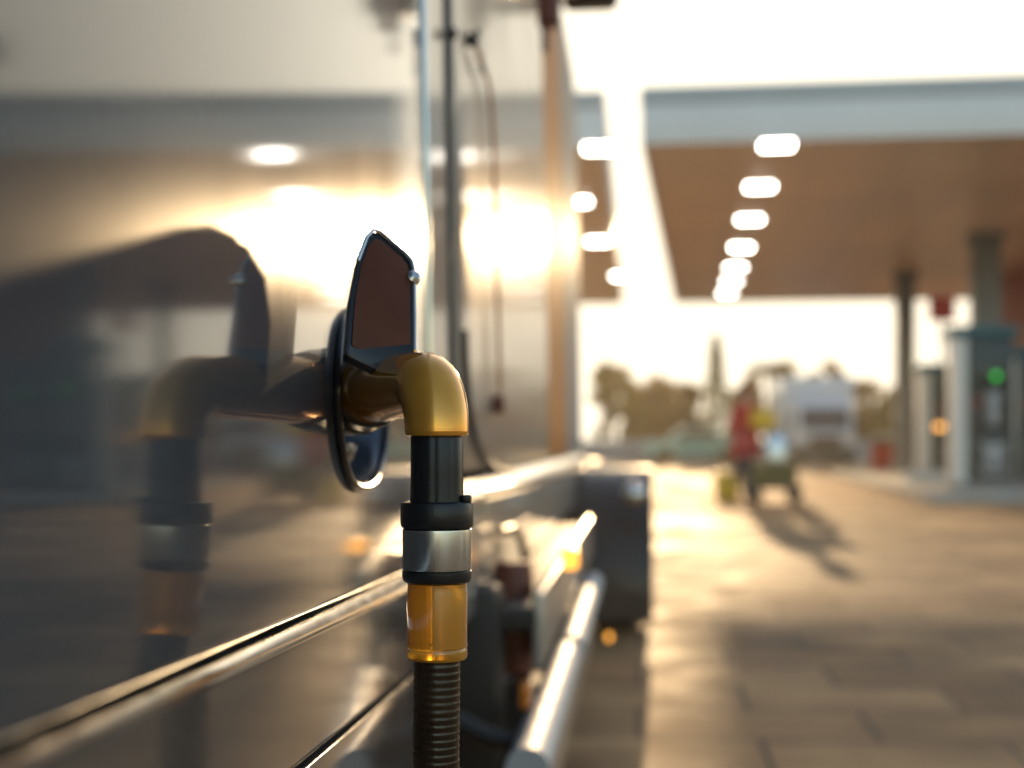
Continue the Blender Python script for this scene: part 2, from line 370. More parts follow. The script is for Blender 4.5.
def pump(p, rz, label, hgt=2.45, sign=False, group='fuel pumps on the island'):
    root = thing('fuel_pump', label, 'fuel pump', (0, 0, 0), 0, group)
    # modelled facing -Y at the origin
    MB().box((0, 0, .06), (.92, .62, .12), bevel=.015).build('base_plate', M['greytrim'], root)
    MB().box((.10, 0, .12 + .37), (.68, .54, .74), bevel=.02).build('lower_cabinet', M['pump'], root)
    MB().box((.10, 0, .865 + (hgt - 1.02) / 2), (.64, .46, hgt - 1.02), bevel=.02).build('upper_cabinet', M['pump'], root)
    MB().box((-.35, 0, .12 + (hgt - .28) / 2), (.20, .50, hgt - .28), bevel=.02).build('side_column', M['white'], root)
    MB().box((0, 0, hgt - .07), (.98, .66, .17), bevel=.03).build('top_cap', M['pumpcap'], root)
    d = MB().box((.10, -.236, 1.72), (.46, .02, .34), bevel=.008).build('display', M['blackgloss'], root)
    MB().lathe([(.04, 0), (.048, .012), (.04, .028)], 24, Matrix.Translation((.16, -.247, 1.70)) @ Matrix.Rotation(R(90), 4, 'X')).build('status_light', M['green'], d)
    MB().box((.12, -.285, .46), (.34, .03, .46), bevel=.01).build('cabinet_door', M['greypanel'], root)
    MB().box((-.12, -.252, 1.18), (.10, .05, .40), bevel=.012).build('nozzle_holster', M['greytrim'], root)
    pts = [(-.12, -.30, 1.30), (-.12, -.34, 1.05), (-.10, -.36, .75), (-.02, -.37, .42), (.12, -.38, .33), (.28, -.37, .50), (.34, -.32, .95), (.33, -.26, 1.60), (.30, -.24, 1.95)]
    MB().tube(smooth_path(pts, 5), .018, 10).build('pump_hose', M['rubber'], root)
    n = MB().tube([(-.12, -.27, 1.12), (-.12, -.30, 1.22), (-.12, -.31, 1.34), (-.12, -.27, 1.40)], [.014, .024, .026, .022], 10)
    n.build('pump_nozzle', M['red'], root)
    MB().box((.12, -.27, 1.22), (.16, .03, .50), bevel=.01).build('keypad', M['greypanel'], root)
    if sign:
        s_ = MB().tube([(0, 0, hgt), (0, 0, hgt + .85)], .035, 10).build('sign_post', M['column'], root)
        MB().box((0, 0, hgt + 1.08), (.50, .12, .46), bevel=.02).build('sign_box', M['red'], s_)
        MB().box((-.1, -.27, 1.0), (.14, .04, .10), bevel=.015).build('warning_light', M['orangelight'], root)
    root.location = (p.x, p.y, .15); root.rotation_euler.z = rz
    return root
def smooth_path(pts, k=6, closed=False):
    pts = [Vector(p) for p in pts]; out = []; n = len(pts)
    rng = range(n if closed else n - 1)
    for i in rng:
        if closed: p0, p1, p2, p3 = pts[i - 1], pts[i], pts[(i + 1) % n], pts[(i + 2) % n]
        else: p0, p1, p2, p3 = pts[max(i - 1, 0)], pts[i], pts[i + 1], pts[min(i + 2, n - 1)]
        for j in range(k):
            t = j / k
            out.append(0.5 * ((2 * p1) + (-p0 + p2) * t + (2 * p0 - 5 * p1 + 4 * p2 - p3) * t * t + (-p0 + 3 * p1 - 3 * p2 + p3) * t ** 3))
    if not closed: out.append(pts[-1])
    return out
PR = YAW - CA + R(2)
pump(G(981, 21.4), PR, 'dark fuel pump with teal cap and round green light', 2.44)
pump(G(942, 27.5), PR, 'narrow distant fuel pump with red sign box raised on a post', 2.2, sign=True)
pump(G(1030, 22.6), PR, 'dark fuel pump cut off by the right edge of the view', 2.2)
# litter bin beside the island end, bollard
p = G(884, 37.5)
bn = thing('litter_bin', 'small dark red litter bin left of the grey canopy column', 'bin', p)
MB().lathe([(.30, 0), (.33, .05), (.36, .75), (.37, .80)], 20).build('bin_body', M['red'], bn)
MB().lathe([(.40, .80), (.41, .86), (.30, .98), (.05, 1.02)], 20).build('bin_lid', M['pump'], bn)
p = G(925, 25.2)
bl = thing('kerb_block', 'low white painted block at the near end of the pump island', 'barrier', p)
MB().box((0, 0, .17), (.70, .34, .34), bevel=.04).build('block_body', M['white'], bl)
MB().box((0, 0, .357), (.5, .2, .03), bevel=.01).build('block_cap', M['greypanel'], bl)
bl.rotation_euler.z = PR
p = G(929, 30.0)
bd = thing('sign_board', 'upright white notice board between the pumps and the grey column', 'sign', (p.x, p.y, .15), PR)
MB().box((0, 0, .05), (.5, .4, .1), bevel=.02).build('board_foot', M['greytrim'], bd)
MB().box((0, 0, .98), (.52, .06, 1.72), bevel=.015).build('board_panel', M['poster'], bd)

# ------------------------------------------------------------------ station shop, off to the right, seen in the truck's side
p = W(1024, HZ, 30) + RT * 1.0
sh = thing('station_shop', 'brick red station shop with dark flat roof mirrored in the truck side', 'shop', (p.x, p.y, 0), YAW)
MB().box((2.7, 2.5, 3.2), (5.4, 5, 6.4), bevel=.02).build('wall', M['brick'], sh)
MB().box((2.7, 2.3, 6.65), (5.8, 5.8, .5), bevel=.04).build('roof', M['roof'], sh)
for i in range(2):
    f = MB().box((1.2 + i * 1.9, -.03, 1.6), (1.7, .08, 2.0), bevel=.02).build('window', M['white'], sh)
    MB().box((1.2 + i * 1.9, -.075, 1.6), (1.5, .02, 1.8)).build('pane', M['glass'], f)
d = MB().box((4.7, -.03, 1.1), (.95, .08, 2.2), bevel=.02).build('door', M['greytrim'], sh)

# ------------------------------------------------------------------ far wall, trees
def tree(px, top, wpx, Y, kind, label, m, trunk=.35):
    p = G(px, Y); H = CAM_Z + (HZ - top) * Y / FPX; r = wpx * Y / FPX / 2
    root = thing('cypress_tree' if kind == 'cypress' else 'palm_tree' if kind == 'palm' else 'broadleaf_tree', label, 'tree', p, random.uniform(0, 6), 'trees beyond the forecourt')
    rnd = random.Random(int(px * 13 + top))
    t = MB()
    th_ = H * (.85 if kind != 'palm' else .86)
    lean = rnd.uniform(-.15, .15)
    t.tube([(lean * z * .3, 0, z * th_) for z in (0, .25, .5, .75, 1)], [.16, .12, .10, .07, .03] if kind != 'palm' else [.20, .16, .15, .15, .17], 9)
    if kind == 'round':
        for k in range(6):
            a = rnd.uniform(0, 6.28); z0 = H * rnd.uniform(.25, .55)
            t.tube([(0, 0, z0), (math.cos(a) * r * .35, math.sin(a) * r * .35, z0 + H * .12), (math.cos(a) * r * .75, math.sin(a) * r * .75, z0 + H * .3)], [.06, .045, .015], 6)
    t.build('trunk', M['bark'], root)
    c = MB()
    def leaf(pos, s, nrm=None):
        n_ = nrm or Vector((rnd.gauss(0, 1), rnd.gauss(0, 1), rnd.gauss(0, 1))).normalized()
        a = n_.orthogonal().normalized(); a.rotate(Matrix.Rotation(rnd.uniform(0, 6.28), 3, n_)); b_ = n_.cross(a)
        c.bm.faces.new([c.bm.verts.new(pos + q) for q in (a * s, b_ * s * .5, -a * s, -b_ * s * .5)])
    if kind == 'round':
        cl = []
        for k in range(16):
            a = rnd.uniform(0, 6.28); zf = rnd.uniform(.22, .93)
            rr = r * math.sin(math.pi * min(1, .15 + .8 * zf)) * rnd.uniform(.25, .95)
            cl.append((Vector((math.cos(a) * rr, math.sin(a) * rr, H * zf)), r * rnd.uniform(.22, .42)))
        for q, s in cl:
            for k in range(130):
                d_ = Vector((rnd.gauss(0, 1), rnd.gauss(0, 1), rnd.gauss(0, .8))); d_.normalize()
                leaf(q + d_ * s * rnd.uniform(.4, 1.1), rnd.uniform(.12, .24))
    elif kind == 'cypress':
        for k in range(1100):
            zf = rnd.uniform(.06, 1); rr = r * (1 - zf) ** .6 * min(1, zf * 6) * rnd.uniform(.5, 1.1) + .04; a = rnd.uniform(0, 6.28)
            leaf(Vector((math.cos(a) * rr, math.sin(a) * rr, H * zf)), rnd.uniform(.1, .2))
    else:
        for k in range(30):
            a = rnd.uniform(0, 6.28); e0 = rnd.uniform(-.1, 1.1); L_ = r * rnd.uniform(.8, 1.1); base = Vector((lean * .3, 0, th_))
            for s in range(22):
                f = s / 21
                pos = base + Vector((math.cos(a) * L_ * f * math.cos(e0 * (1 - f)), math.sin(a) * L_ * f * math.cos(e0 * (1 - f)), L_ * (math.sin(e0) * f - .75 * f * f)))
                for sd in (-1, 1):
                    side = Vector((-math.sin(a), math.cos(a), -.5)) * sd
                    w0 = .05; l0 = .45 * (1 - .5 * f)
                    tv = Vector((math.cos(a), math.sin(a), 0)) * w0
                    c.bm.faces.new([c.bm.verts.new(x_) for x_ in (pos - tv, pos + tv, pos + side * l0 + tv * 3)])
    c.build('crown', m, root, smooth=0, recalc=False)
    return root
spec = [
    (612, 362, 58, 66, 'round', 'pale olive tree rising beside the edge of the truck', 0),
    (652, 374, 62, 70, 'round', 'broad brown tree left of the tall cypress', 1),
    (690, 386, 52, 63, 'round', 'low brown tree above the mint green car', 1),
    (716, 334, 32, 68, 'cypress', 'tall slim cypress standing alone against the bright sky', 2),
    (742, 388, 48, 72, 'round', 'low brown tree behind the person in red', 1),
    (771, 356, 56, 66, 'palm', 'palm tree with a round head of fronds', 0),
    (796, 380, 58, 74, 'round', 'olive tree behind the left side of the white lorry', 0),
    (823, 354, 46, 78, 'round', 'tallest brown tree rising straight above the white lorry', 1),
    (868, 376, 62, 70, 'round', 'olive brown tree between white lorry and grey column', 1),
    (893, 390, 50, 62, 'round', 'yellowish tree just behind the grey canopy column', 0),
    (935, 398, 64, 72, 'round', 'dark tree glimpsed between column and narrow pump', 1),
    (1012, 392, 66, 64, 'round', 'green tree at the right edge behind the pumps', 2),
    (672, 376, 50, 76, 'round', 'tall olive tree standing farther back between two brown trees', 0),
    (632, 388, 44, 60, 'round', 'golden bush close to the truck edge by the low wall', 0),
    (755, 380, 40, 79, 'round', 'dark brown tree half hidden by the palm tree', 1),
    (848, 376, 44, 76, 'round', 'olive tree showing over the right corner of the white lorry', 0),
    (1100, 380, 80, 66, 'round', 'dark green tree outside the right edge beyond the shop', 2),
    (1420, 290, 130, 60, 'round', 'large dark green tree far off to the right', 2),
    (1560, 300, 140, 55, 'round', 'large brown tree far off to the right', 1),
]
for px, top, wd, Y, kind, lab, mi in spec: tree(px, top, wd, Y, kind, lab, LEAF[mi])
a, b = G(560, 58), G(1100, 60)
n_ = (b - a).normalized(); q = Vector((-n_.y, n_.x, 0))
lw = thing('low_wall', 'low grey wall running along the far side under the trees', 'wall', a)
MB().prism([a, b, b + q * .3, a + q * .3], (0, 0, .80), .01).build('wall_body', M['wallstone'], lw)
MB().prism([a - q * .05 + Vector((0, 0, .803)), b - q * .05 + Vector((0, 0, .803)), b + q * .35 + Vector((0, 0, .803)), a + q * .35 + Vector((0, 0, .803))], (0, 0, .09), .01).build('coping', M['fasciacap'], lw)
settle(lw)

# ------------------------------------------------------------------ far vehicles
def wheel(root, c, r, wd, rim=True, axis='X'):
    m = Matrix.Translation(c) @ (Matrix.Rotation(R(90), 4, 'Y') if axis == 'X' else Matrix.Rotation(R(90), 4, 'X'))
    w_ = MB().lathe([(r * .62, -wd / 2), (r * .93, -wd / 2), (r, -wd * .36), (r, wd * .36), (r * .93, wd / 2), (r * .62, wd / 2)], 32, m).build('wheel', M['rubber'], root)
    MB().lathe([(r * .10, -wd * .40), (r * .18, -wd * .46), (r * .5, -wd * .34), (r * .60, -wd * .47), (r * .61, wd * .47), (r * .5, wd * .34), (r * .18, wd * .46), (r * .10, wd * .40)], 24, m).build('rim', M['chrome'], w_)
    return w_
p = G(822, 51)
bt = thing('box_lorry', 'white box lorry parked facing the camera under the trees', 'lorry', p, YAW + R(-4))
MB().box((0, 3.3, 1.95), (2.55, 4.6, 2.5), bevel=.05).build('cargo_box', M['vanwhite'], bt)
MB().box((0, 3.2, .52), (1.9, 5.6, .30), bevel=.03).build('chassis', M['chassis'], bt)
cb = MB().prism([(-.98, -.85, .42), (-.98, -.95, 1.15), (-.98, -.55, 2.15), (-.98, -.3, 2.30), (-.98, .9, 2.30), (-.98, .9, .42)], (1.96, 0, 0), .05).build('cab', M['vanwhite'], bt)
MB().prism([(-.84, -.93, 1.25), (-.84, -.60, 2.03), (-.84, -.58, 2.03), (-.84, -.90, 1.25)], (1.68, 0, 0), .004).build('windscreen', M['glass'], cb)
MB().box((0, -.98, .46), (2.0, .22, .34), bevel=.04).build('bumper', M['chassis'], bt)
MB().box((0, -.965, .88), (1.1, .04, .34), bevel=.01).build('grille', M['chassis'], bt)
for s in (-1, 1):
    MB().box((s * .78, -.965, .86), (.30, .05, .20), bevel=.02).build('headlight', M['headlamp'], bt)
    MB().box((s * 1.16, -.62, 1.62), (.16, .10, .42), bevel=.03).build('wing_mirror', M['chassis'], bt)
    wheel(bt, (s * .86, 0, .42), .42, .28); wheel(bt, (s * .92, 4.2, .42), .42, .36)
p = G(694, 55)
pc = thing('parked_car', 'small mint green car parked by the low grey wall', 'car', p, YAW)
prof = [(-1.9, .30), (-1.95, .62), (-1.75, .80), (-1.05, .90), (-.55, 1.36), (.55, 1.42), (1.25, .95), (1.85, .88), (1.95, .60), (1.9, .30)]
MB().prism([(x_, -.8, z_) for x_, z_ in prof], (0, 1.6, 0), .06).build('body', M['mint'], pc)
MB().prism([(x_, -.815, z_) for x_, z_ in [(-.92, .93), (-.50, 1.28), (.48, 1.33), (1.02, .95)]], (0, .02, 0)).build('side_window', M['glass'], pc)
for x_ in (-1.2, 1.2):
    for y_ in (-.72, .72): wheel(pc, (x_, y_, .31), .31, .2, axis='Y')
for s in (-.55, .55): MB().box((-1.93, s, .66), (.06, .3, .14), bevel=.02).build('headlight', M['headlamp'], pc)

# ------------------------------------------------------------------ person with a trolley
def skin_body(name, verts, edges, radii, m, parent, sub=2):
    me = bpy.data.meshes.new(name); me.from_pydata(verts, edges, []); me.update()
    o = bpy.data.objects.new(name, me); COL.objects.link(o)
    bpy.context.view_layer.objects.active = o
    sk = o.modifiers.new('skin', 'SKIN'); sk.use_smooth_shade = True
    for i, r in enumerate(radii):
        v = me.skin_vertices[0].data[i]; v.radius = (r, r) if not isinstance(r, tuple) else r
        v.use_root = (i == 0)
    ss = o.modifiers.new('sub', 'SUBSURF'); ss.levels = sub; ss.render_levels = sub
    dg = bpy.context.evaluated_depsgraph_get()
    me2 = bpy.data.meshes.new_from_object(o.evaluated_get(dg)); me2.name = name
    bpy.data.objects.remove(o)
    me2.materials.clear(); me2.materials.append(m); me2.shade_smooth()
    ob = bpy.data.objects.new(name, me2); COL.objects.link(ob); ob.parent = parent
    return ob
p = G(744, 21.3)
pe = thing('person', 'person in a long dark red coat pushing a loaded trolley', 'person', p, YAW + R(-20))
# faces +X (towards the trolley)
V = [(0, 0, .95), (0, 0, 1.12), (.01, 0, 1.32), (.02, 0, 1.45), (.03, 0, 1.53), (.045, 0, 1.60), (.05, 0, 1.69),
     (.0, -.10, .90), (.06, -.11, .50), (.02, -.11, .09), (.16, -.12, .04),
     (0, .10, .90), (-.10, .11, .50), (-.24, .11, .12), (-.11, .12, .05),
     (.02, -.19, 1.41), (.08, -.23, 1.16), (.28, -.20, 1.05), (.36, -.19, 1.05),
     (.02, .19, 1.41), (.02, .25, 1.14), (.08, .25, .90), (.10, .24, .80)]
E = [(0, 1), (1, 2), (2, 3), (3, 4), (4, 5), (5, 6), (0, 7), (7, 8), (8, 9), (9, 10), (0, 11), (11, 12), (12, 13), (13, 14), (3, 15), (15, 16), (16, 17), (17, 18), (3, 19), (19, 20), (20, 21), (21, 22)]
rad = [(.15, .12), (.15, .11), (.17, .12), (.12, .09), .055, .085, .08, .09, .06, .045, .04, .09, .06, .045, .04, .06, .05, .04, .035, .06, .05, .04, .035]
skin_body('body', V, E, rad, M['skin'], pe)
skin_body('coat', [(0, 0, .98), (0, 0, 1.14), (.01, 0, 1.32), (.02, 0, 1.44), (.02, 0, .78), (.02, 0, .58), (.02, -.19, 1.41), (.08, -.23, 1.16), (.25, -.20, 1.055), (.02, .19, 1.41), (.02, .25, 1.14), (.075, .25, .93)],
          [(0, 1), (1, 2), (2, 3), (0, 4), (4, 5), (3, 6), (6, 7), (7, 8), (3, 9), (9, 10), (10, 11)],
          [(.22, .19), (.21, .18), (.24, .18), (.17, .13), (.24, .22), (.28, .25), .095, .075, .055, .085, .075, .055], M['coat'], pe)
for s, pts in ((-1, V[7:11]), (1, V[11:15])):
    skin_body('trouser_leg', [pts[0], pts[1], tuple(Vector(pts[2]) + Vector((0, 0, .03)))], [(0, 1), (1, 2)], [.11, .085, .07], M['trousers'], pe, 1)
    skin_body('shoe', [tuple(Vector(pts[2]) + Vector((-.02, 0, -.03))), tuple(Vector(pts[3]) + Vector((.0, 0, .01)))], [(0, 1)], [.055, .05], M['pump'], pe, 1)
MB().sphere((.035, 0, 1.665), .108, scale=(1.05, .92, 1.1)).build('hair', M['hair'], pe)
MB().sphere((.085, 0, 1.625), .078, scale=(.9, .85, 1.15)).build('face', M['skin'], pe)

p = G(771, 21.0)
tr = thing('hand_trolley', 'loaded flat trolley with dark frame in front of the person in red', 'trolley', p, YAW + R(-20))
MB().box((.05, 0, .20), (.80, .50, .05), bevel=.012).build('platform', M['chassis'], tr)
MB().tube(smooth_path([(-.34, -.22, .22), (-.36, -.22, .7), (-.40, -.20, 1.02), (-.40, .20, 1.02), (-.36, .22, .7), (-.34, .22, .22)], 5), .016, 8).build('handle', M['column'], tr)
for x_ in (-.24, .34):
    for y_ in (-.19, .19): wheel(tr, (x_, y_, .09), .09, .05, axis='Y')
def on_trolley(name, label, cat, off, rz=0):
    q = p + Matrix.Rotation(YAW + R(-20), 3, 'Z') @ Vector(off)
    return thing(name, label, cat, q, YAW + R(-20) + rz)
c1 = on_trolley('storage_box', 'olive box at the bottom of the trolley', 'box', (.05, 0, .226))
MB().box((0, 0, .16), (.62, .42, .32), bevel=.015).build('box_body', M['olive'], c1); MB().box((0, 0, .335), (.66, .46, .03), bevel=.01).build('box_lid', M['olive'], c1)
c2 = on_trolley('metal_canister', 'silver canister standing on the olive box', 'canister', (.08, 0, .577))
MB().lathe([(.15, 0), (.17, .02), (.17, .36), (.14, .42), (.06, .44)], 24).build('canister_body', M['brushed'], c2)
MB().lathe([(.05, .442), (.05, .49), (.03, .5)], 16).build('canister_cap', M['black'], c2)
c3 = on_trolley('yellow_crate', 'bright yellow crate carried high beside the person in red', 'crate', (-.12, 0, 1.079), R(8))
MB().box((0, 0, .12), (.36, .30, .24), bevel=.015).build('crate_body', M['yellow'], c3); MB().box((0, 0, .245), (.39, .33, .03), bevel=.01).build('crate_rim', M['yellow'], c3)
p2 = W(727, HZ, 21.5); p2.z = 0
c4 = thing('shopping_bag', 'yellow bag standing on the ground left of the person', 'bag', p2, YAW)
MB().prism([(-.17, -.1, 0), (.17, -.1, 0), (.19, -.1, .40), (-.19, -.1, .42)], (0, .2, 0), .02).build('bag_body', M['yellow'], c4)
MB().tube(smooth_path([(-.09, 0, .40), (-.08, 0, .52), (0, 0, .58), (.08, 0, .52), (.09, 0, .40)], 4), .01, 6).build('bag_handle', M['olive'], c4)

# ------------------------------------------------------------------ street lamp seen in the reflection
p = G(1064, 10.0)
sl_ = thing('street_lamp', 'dark street lamp mirrored at the top left of the truck side', 'street lamp', p)
MB().lathe([(.11, 0), (.10, .3), (.07, .35), (.05, 3.7)], 14).build('lamp_post', M['column'], sl_)
MB().box((0, -.1, 3.78), (.34, .70, .20), Matrix.Rotation(R(12), 3, 'X'), bevel=.05).build('lamp_head', M['column'], sl_)

# ------------------------------------------------------------------ the truck
LEAN = 0.012
Z0 = 0.775
TOE = math.tan(R(4.0))            # the rear fairing flares outwards towards the back by this slope
Y1 = py_y(430)
def SX(y): return -D + TOE * (Y1 - min(Y1, max(-.3, y)))
def rear_y(px): return sec_y(px, D, TOE, Y1)
def fx(z, y=9.0): return SX(y) - LEAN * max(0, z - Z0) - 0.004 * max(0, z - Z0) ** 2
TR = thing('parked_truck', 'grey metallic truck filling the left side, fuel flap open', 'truck', (-1.5, 2.0, 0))
def panel(name, ya, yb, za, zb, m, off=0.0, thick=.025, parent=None, roll=.006, nz=16, ny=24, f=fx, slant=0.0):
    """a sheet of the truck's side: rolled edges, closed at the back"""
    b = bmesh.new()
    def col_(i, n):  # parameters with tight rows at both ends
        return [0, .0008, .0025][i] if i < 3 else (1 - [0, .0008, .0025][n - i] if n - i < 3 else i / n)
    rows = []
    for j in range(nz + 1):
        row = []
        tj = j / nz
        for i in range(ny + 1):
            ti = i / ny
            y = ya + (yb - ya) * ti; z_a = za(y) if callable(za) else za; z_b = zb(y) if callable(zb) else zb; z = z_a + (z_b - z_a) * tj
            row.append(b.verts.new((f(z, y) + off, y, z)))
        rows.append(row)
    for j in range(nz):
        for i in range(ny): b.faces.new((rows[j][i], rows[j][i + 1], rows[j + 1][i + 1], rows[j + 1][i]))
    bnd = [e for e in b.edges if e.is_boundary]
    r = bmesh.ops.extrude_edge_only(b, edges=bnd)
    nv = [v for v in r['geom'] if isinstance(v, bmesh.types.BMVert)]
    for v in nv: v.co.x -= thick
    ring = [e for e in b.edges if e.is_boundary]
    bmesh.ops.contextual_create(b, geom=ring)
    bmesh.ops.recalc_face_normals(b, faces=b.faces)
    sharp = [e for e in b.edges if len(e.link_faces) == 2 and e.calc_face_angle() > R(60)]
    fr = [e for e in sharp if all(v.co.x > f(v.co.z, v.co.y) + off - .001 for v in e.verts)]
    bmesh.ops.bevel(b, geom=fr, offset=roll, segments=3, affect='EDGES', profile=.5)
    s = MB(); s.add(b)
    return s.build(name, m, parent or TR, smooth=40)
Y2 = py_y(458); Y3 = py_y(549); Y4 = py_y(566); YE = py_y(581)
ZT = 2.75
def ledge_z(y): return .8055 - .052 * (max(y, -.3) - .40)
def seam_z(y): return .684 - .09 * (max(y, -.3) - .919)
# rear side panel with the oval hole of the filler
rear = panel('rear_side_panel', -2.4, Y1 - .004, lambda y: ledge_z(y) + .003, ZT, M['paint'], ny=60, nz=24)
HA = .17; HC = Vector((0, rear_y(337) + HA, .935)); HB = .074
def oval(a, b_, x, n=48, pw=2.4):
    out = []
    for k in range(n):
        t = 2 * math.pi * k / n; c, s = math.cos(t), math.sin(t)
        out.append(Vector((x, HC.y + a * math.copysign(abs(c) ** (2 / pw), c), HC.z + b_ * math.copysign(abs(s) ** (2 / pw), s))))
    return out
cut = MB().prism(oval(HA, HB, -D - .1), (.3, 0, 0)).build('cutter', M['chassis'], TR)
bo = rear.modifiers.new('hole', 'BOOLEAN'); bo.operation = 'DIFFERENCE'; bo.object = cut; bo.solver = 'EXACT'
bpy.context.view_layer.update()
dg = bpy.context.evaluated_depsgraph_get()
nm = bpy.data.meshes.new_from_object(rear.evaluated_get(dg)); rear.modifiers.clear(); rear.data = nm; nm.name = 'rear_side_panel'
while len(nm.materials) > 1: nm.materials.pop()
nm.set_sharp_from_angle(angle=R(40))
bpy.data.objects.remove(cut)
# filler: bezel, bowl, neck, clip
def onp(v, off=0.0): return Vector((fx(v.z, v.y) + off, v.y, v.z))
ring = [onp(v, .003) for v in oval(HA + .004, HB + .004, 0, 64)]
bz = MB().tube(ring, .0038, 10, closed=True).build('filler_bezel', M['blackgloss'], TR)
b = MB()
lv = []
for a_, dx in ((0, -.002), (.004, -.012), (.010, -.034), (.022, -.046), (.05, -.050)):
    lv.append([b.bm.verts.new(onp(v, dx)) for v in oval(HA - .001 - a_, HB - .001 - a_, 0, 64)])
for r0, r1 in zip(lv, lv[1:]):
    for k in range(64): b.bm.faces.new((r0[k], r0[(k + 1) % 64], r1[(k + 1) % 64], r1[k]))
base_ = [v.co.copy() for v in lv[3]]
bowl = b.build('filler_bowl', M['bluechrome'], bz)
MB().prism([q + Vector((.002, 0, 0)) for q in base_], (-.006, 0, 0)).build('bowl_base', M['bowlbase'], bz)
# nozzle axis
FY = rear_y(356); EX_Y = FY - .25
EX = -math.tan(th(437)) * EX_Y
EZ = zz(381, EX, EX_Y)
Fp = Vector((SX(FY) - .03, FY + .03, EZ)); Ep = Vector((EX, EX_Y, EZ)); ax = (Ep - Fp).normalized()
def along(t): return Fp + ax * t
rot = ax.to_track_quat('Z', 'Y').to_matrix().to_4x4()
m_ = Matrix.Translation(Fp) @ rot
MB().lathe([(.036, -.02), (.036, .100), (.034, .104), (.030, .104), (.028, -.01)], 40, m_).build('filler_neck', M['black'], bz)
cl = MB().box(onp(Vector((0, FY + .06, HC.z - .045)), -.028), (.035, .03, .016), bevel=.004)
cl.box(onp(Vector((0, FY + .10, HC.z - .05)), -.030), (.03, .05, .008), Matrix.Rotation(R(20), 3, 'X'), bevel=.003)
cl.box(onp(Vector((0, FY - .01, HC.z - .055)), -.026), (.03, .018, .02), Matrix.Rotation(R(-25), 3, 'X'), bevel=.003)
cl.build('latch_clip', M['blackgloss'], bz)
# open flap: a plate standing out from the panel, leaning away
fl = []
FL = [(346, 352), (350, 300), (357, 262), (366, 238), (373, 231), (380, 233), (404, 253), (411, 262), (413.5, 274), (414, 352), (414, 384), (380, 372), (347, 356)]
ylow, yhigh = rear_y(347) - .004, rear_y(370)
def flap_pt(px, py):
    y = FY - .20 + .05 * max(0, min(1, (350 - py) / (350 - 234))) + .03 * (px - 347) / 67
    x = -math.tan(th(px)) * y
    return Vector((x, y, zz(py, x, y)))
P0 = [flap_pt(*q) for q in FL]
nrm = (P0[9] - P0[0]).cross(P0[3] - P0[0]).normalized()
if nrm.y > 0: nrm = -nrm
fb = MB().prism([q - nrm * .009 for q in P0], nrm * .009, .0022).build('filler_flap', M['blackgloss'], TR)
cen = sum(P0, Vector()) / len(P0)
MB().prism([cen + (q - cen) * .86 + nrm * .0005 for q in P0], nrm * .0016, .0006).build('flap_lining', M['flap'], fb)
arm_ = (P0[10] + P0[11]) / 2 - nrm * .010 + Vector((0, 0, .012))
MB().tube(smooth_path([arm_, arm_ + Vector((-.01, .05, -.012)), Vector((SX(FY) - .02, FY + .03, HC.z + .04))], 6), .0065, 10).build('flap_arm', M['black'], fb)
MB().tube([q + nrm * .0012 for q in P0[2:10]], .0018, 8).build('flap_edge', M['chrome'], fb)
MB().lathe([(.003, -.006), (.0055, -.005), (.0055, .004), (.003, .006)], 16, Matrix.Translation(P0[8] + nrm * .004 + Vector((-.002, 0, -.006))) @ nrm.to_track_quat('Z', 'Y').to_matrix().to_4x4()).build('flap_rivet', M['chrome'], fb)

# bright ledge under the rear panel (falls gently forward) and the panels below it
YS = py_y(487)
def ledge(ya, yb):
    s = MB(); n = 30
    sec = [(-.003, .001), (.001, -.0005), (.0065, -.009), (.0072, -.013), (-.03, -.013), (-.03, .001)]
    rows = []
    for i in range(n + 1):
        y = ya + (yb - ya) * i / n
        zc = ledge_z(y)
        k_ = min(1, max(.3, y / 1.6)); rows.append([s.bm.verts.new((SX(y) + (a * k_ if a > 0 else a), y, zc + c * k_)) for a, c in sec])
    for r0, r1 in zip(rows, rows[1:]):
        for k in range(len(sec)): s.bm.faces.new((r0[k], r0[(k + 1) % 6], r1[(k + 1) % 6], r1[k]))
    s.bm.faces.new(rows[0]); s.bm.faces.new(rows[-1][::-1])
    return s
ledge(-2.4, Y1 - .004).build('trim_ledge', M['chrome'], TR, smooth=25)
def fl2(z): return -D + .020
def sheet(name, ya, yb, top, bot, off, m):
    b = MB(); n = 12
    A = [(ya + (yb - ya) * i / n) for i in range(n + 1)]
    pts = [(off, y, top(y)) for y in A] + [(off, y, bot(y)) for y in reversed(A)]
    b.prism(pts, (-.03, 0, 0), .004)
    return b.build(name, m, TR)
panel('lower_side_panel', -2.4, Y1 - .004, lambda y: seam_z(y) + .003, lambda y: ledge_z(y) - .0145 * min(1, max(.3, y / 1.6)), M['lowpaint'], off=.0015, ny=60, roll=.003)
panel('skirt_panel', -2.4, Y1 - .004, .36, lambda y: seam_z(y) - .003, M['lowpaint'], off=.0015, ny=60, roll=.003)
# backing shell
MB().box((-1.52, (YE - 2.4) / 2, 1.66), (2.30, YE + 2.36, 2.10), bevel=.05).build('body_shell', M['chassis'], TR)
MB().box((-1.45, 2.4, .50), (1.9, 9.4, .26), bevel=.02).build('chassis_rail', M['chassis'], TR)
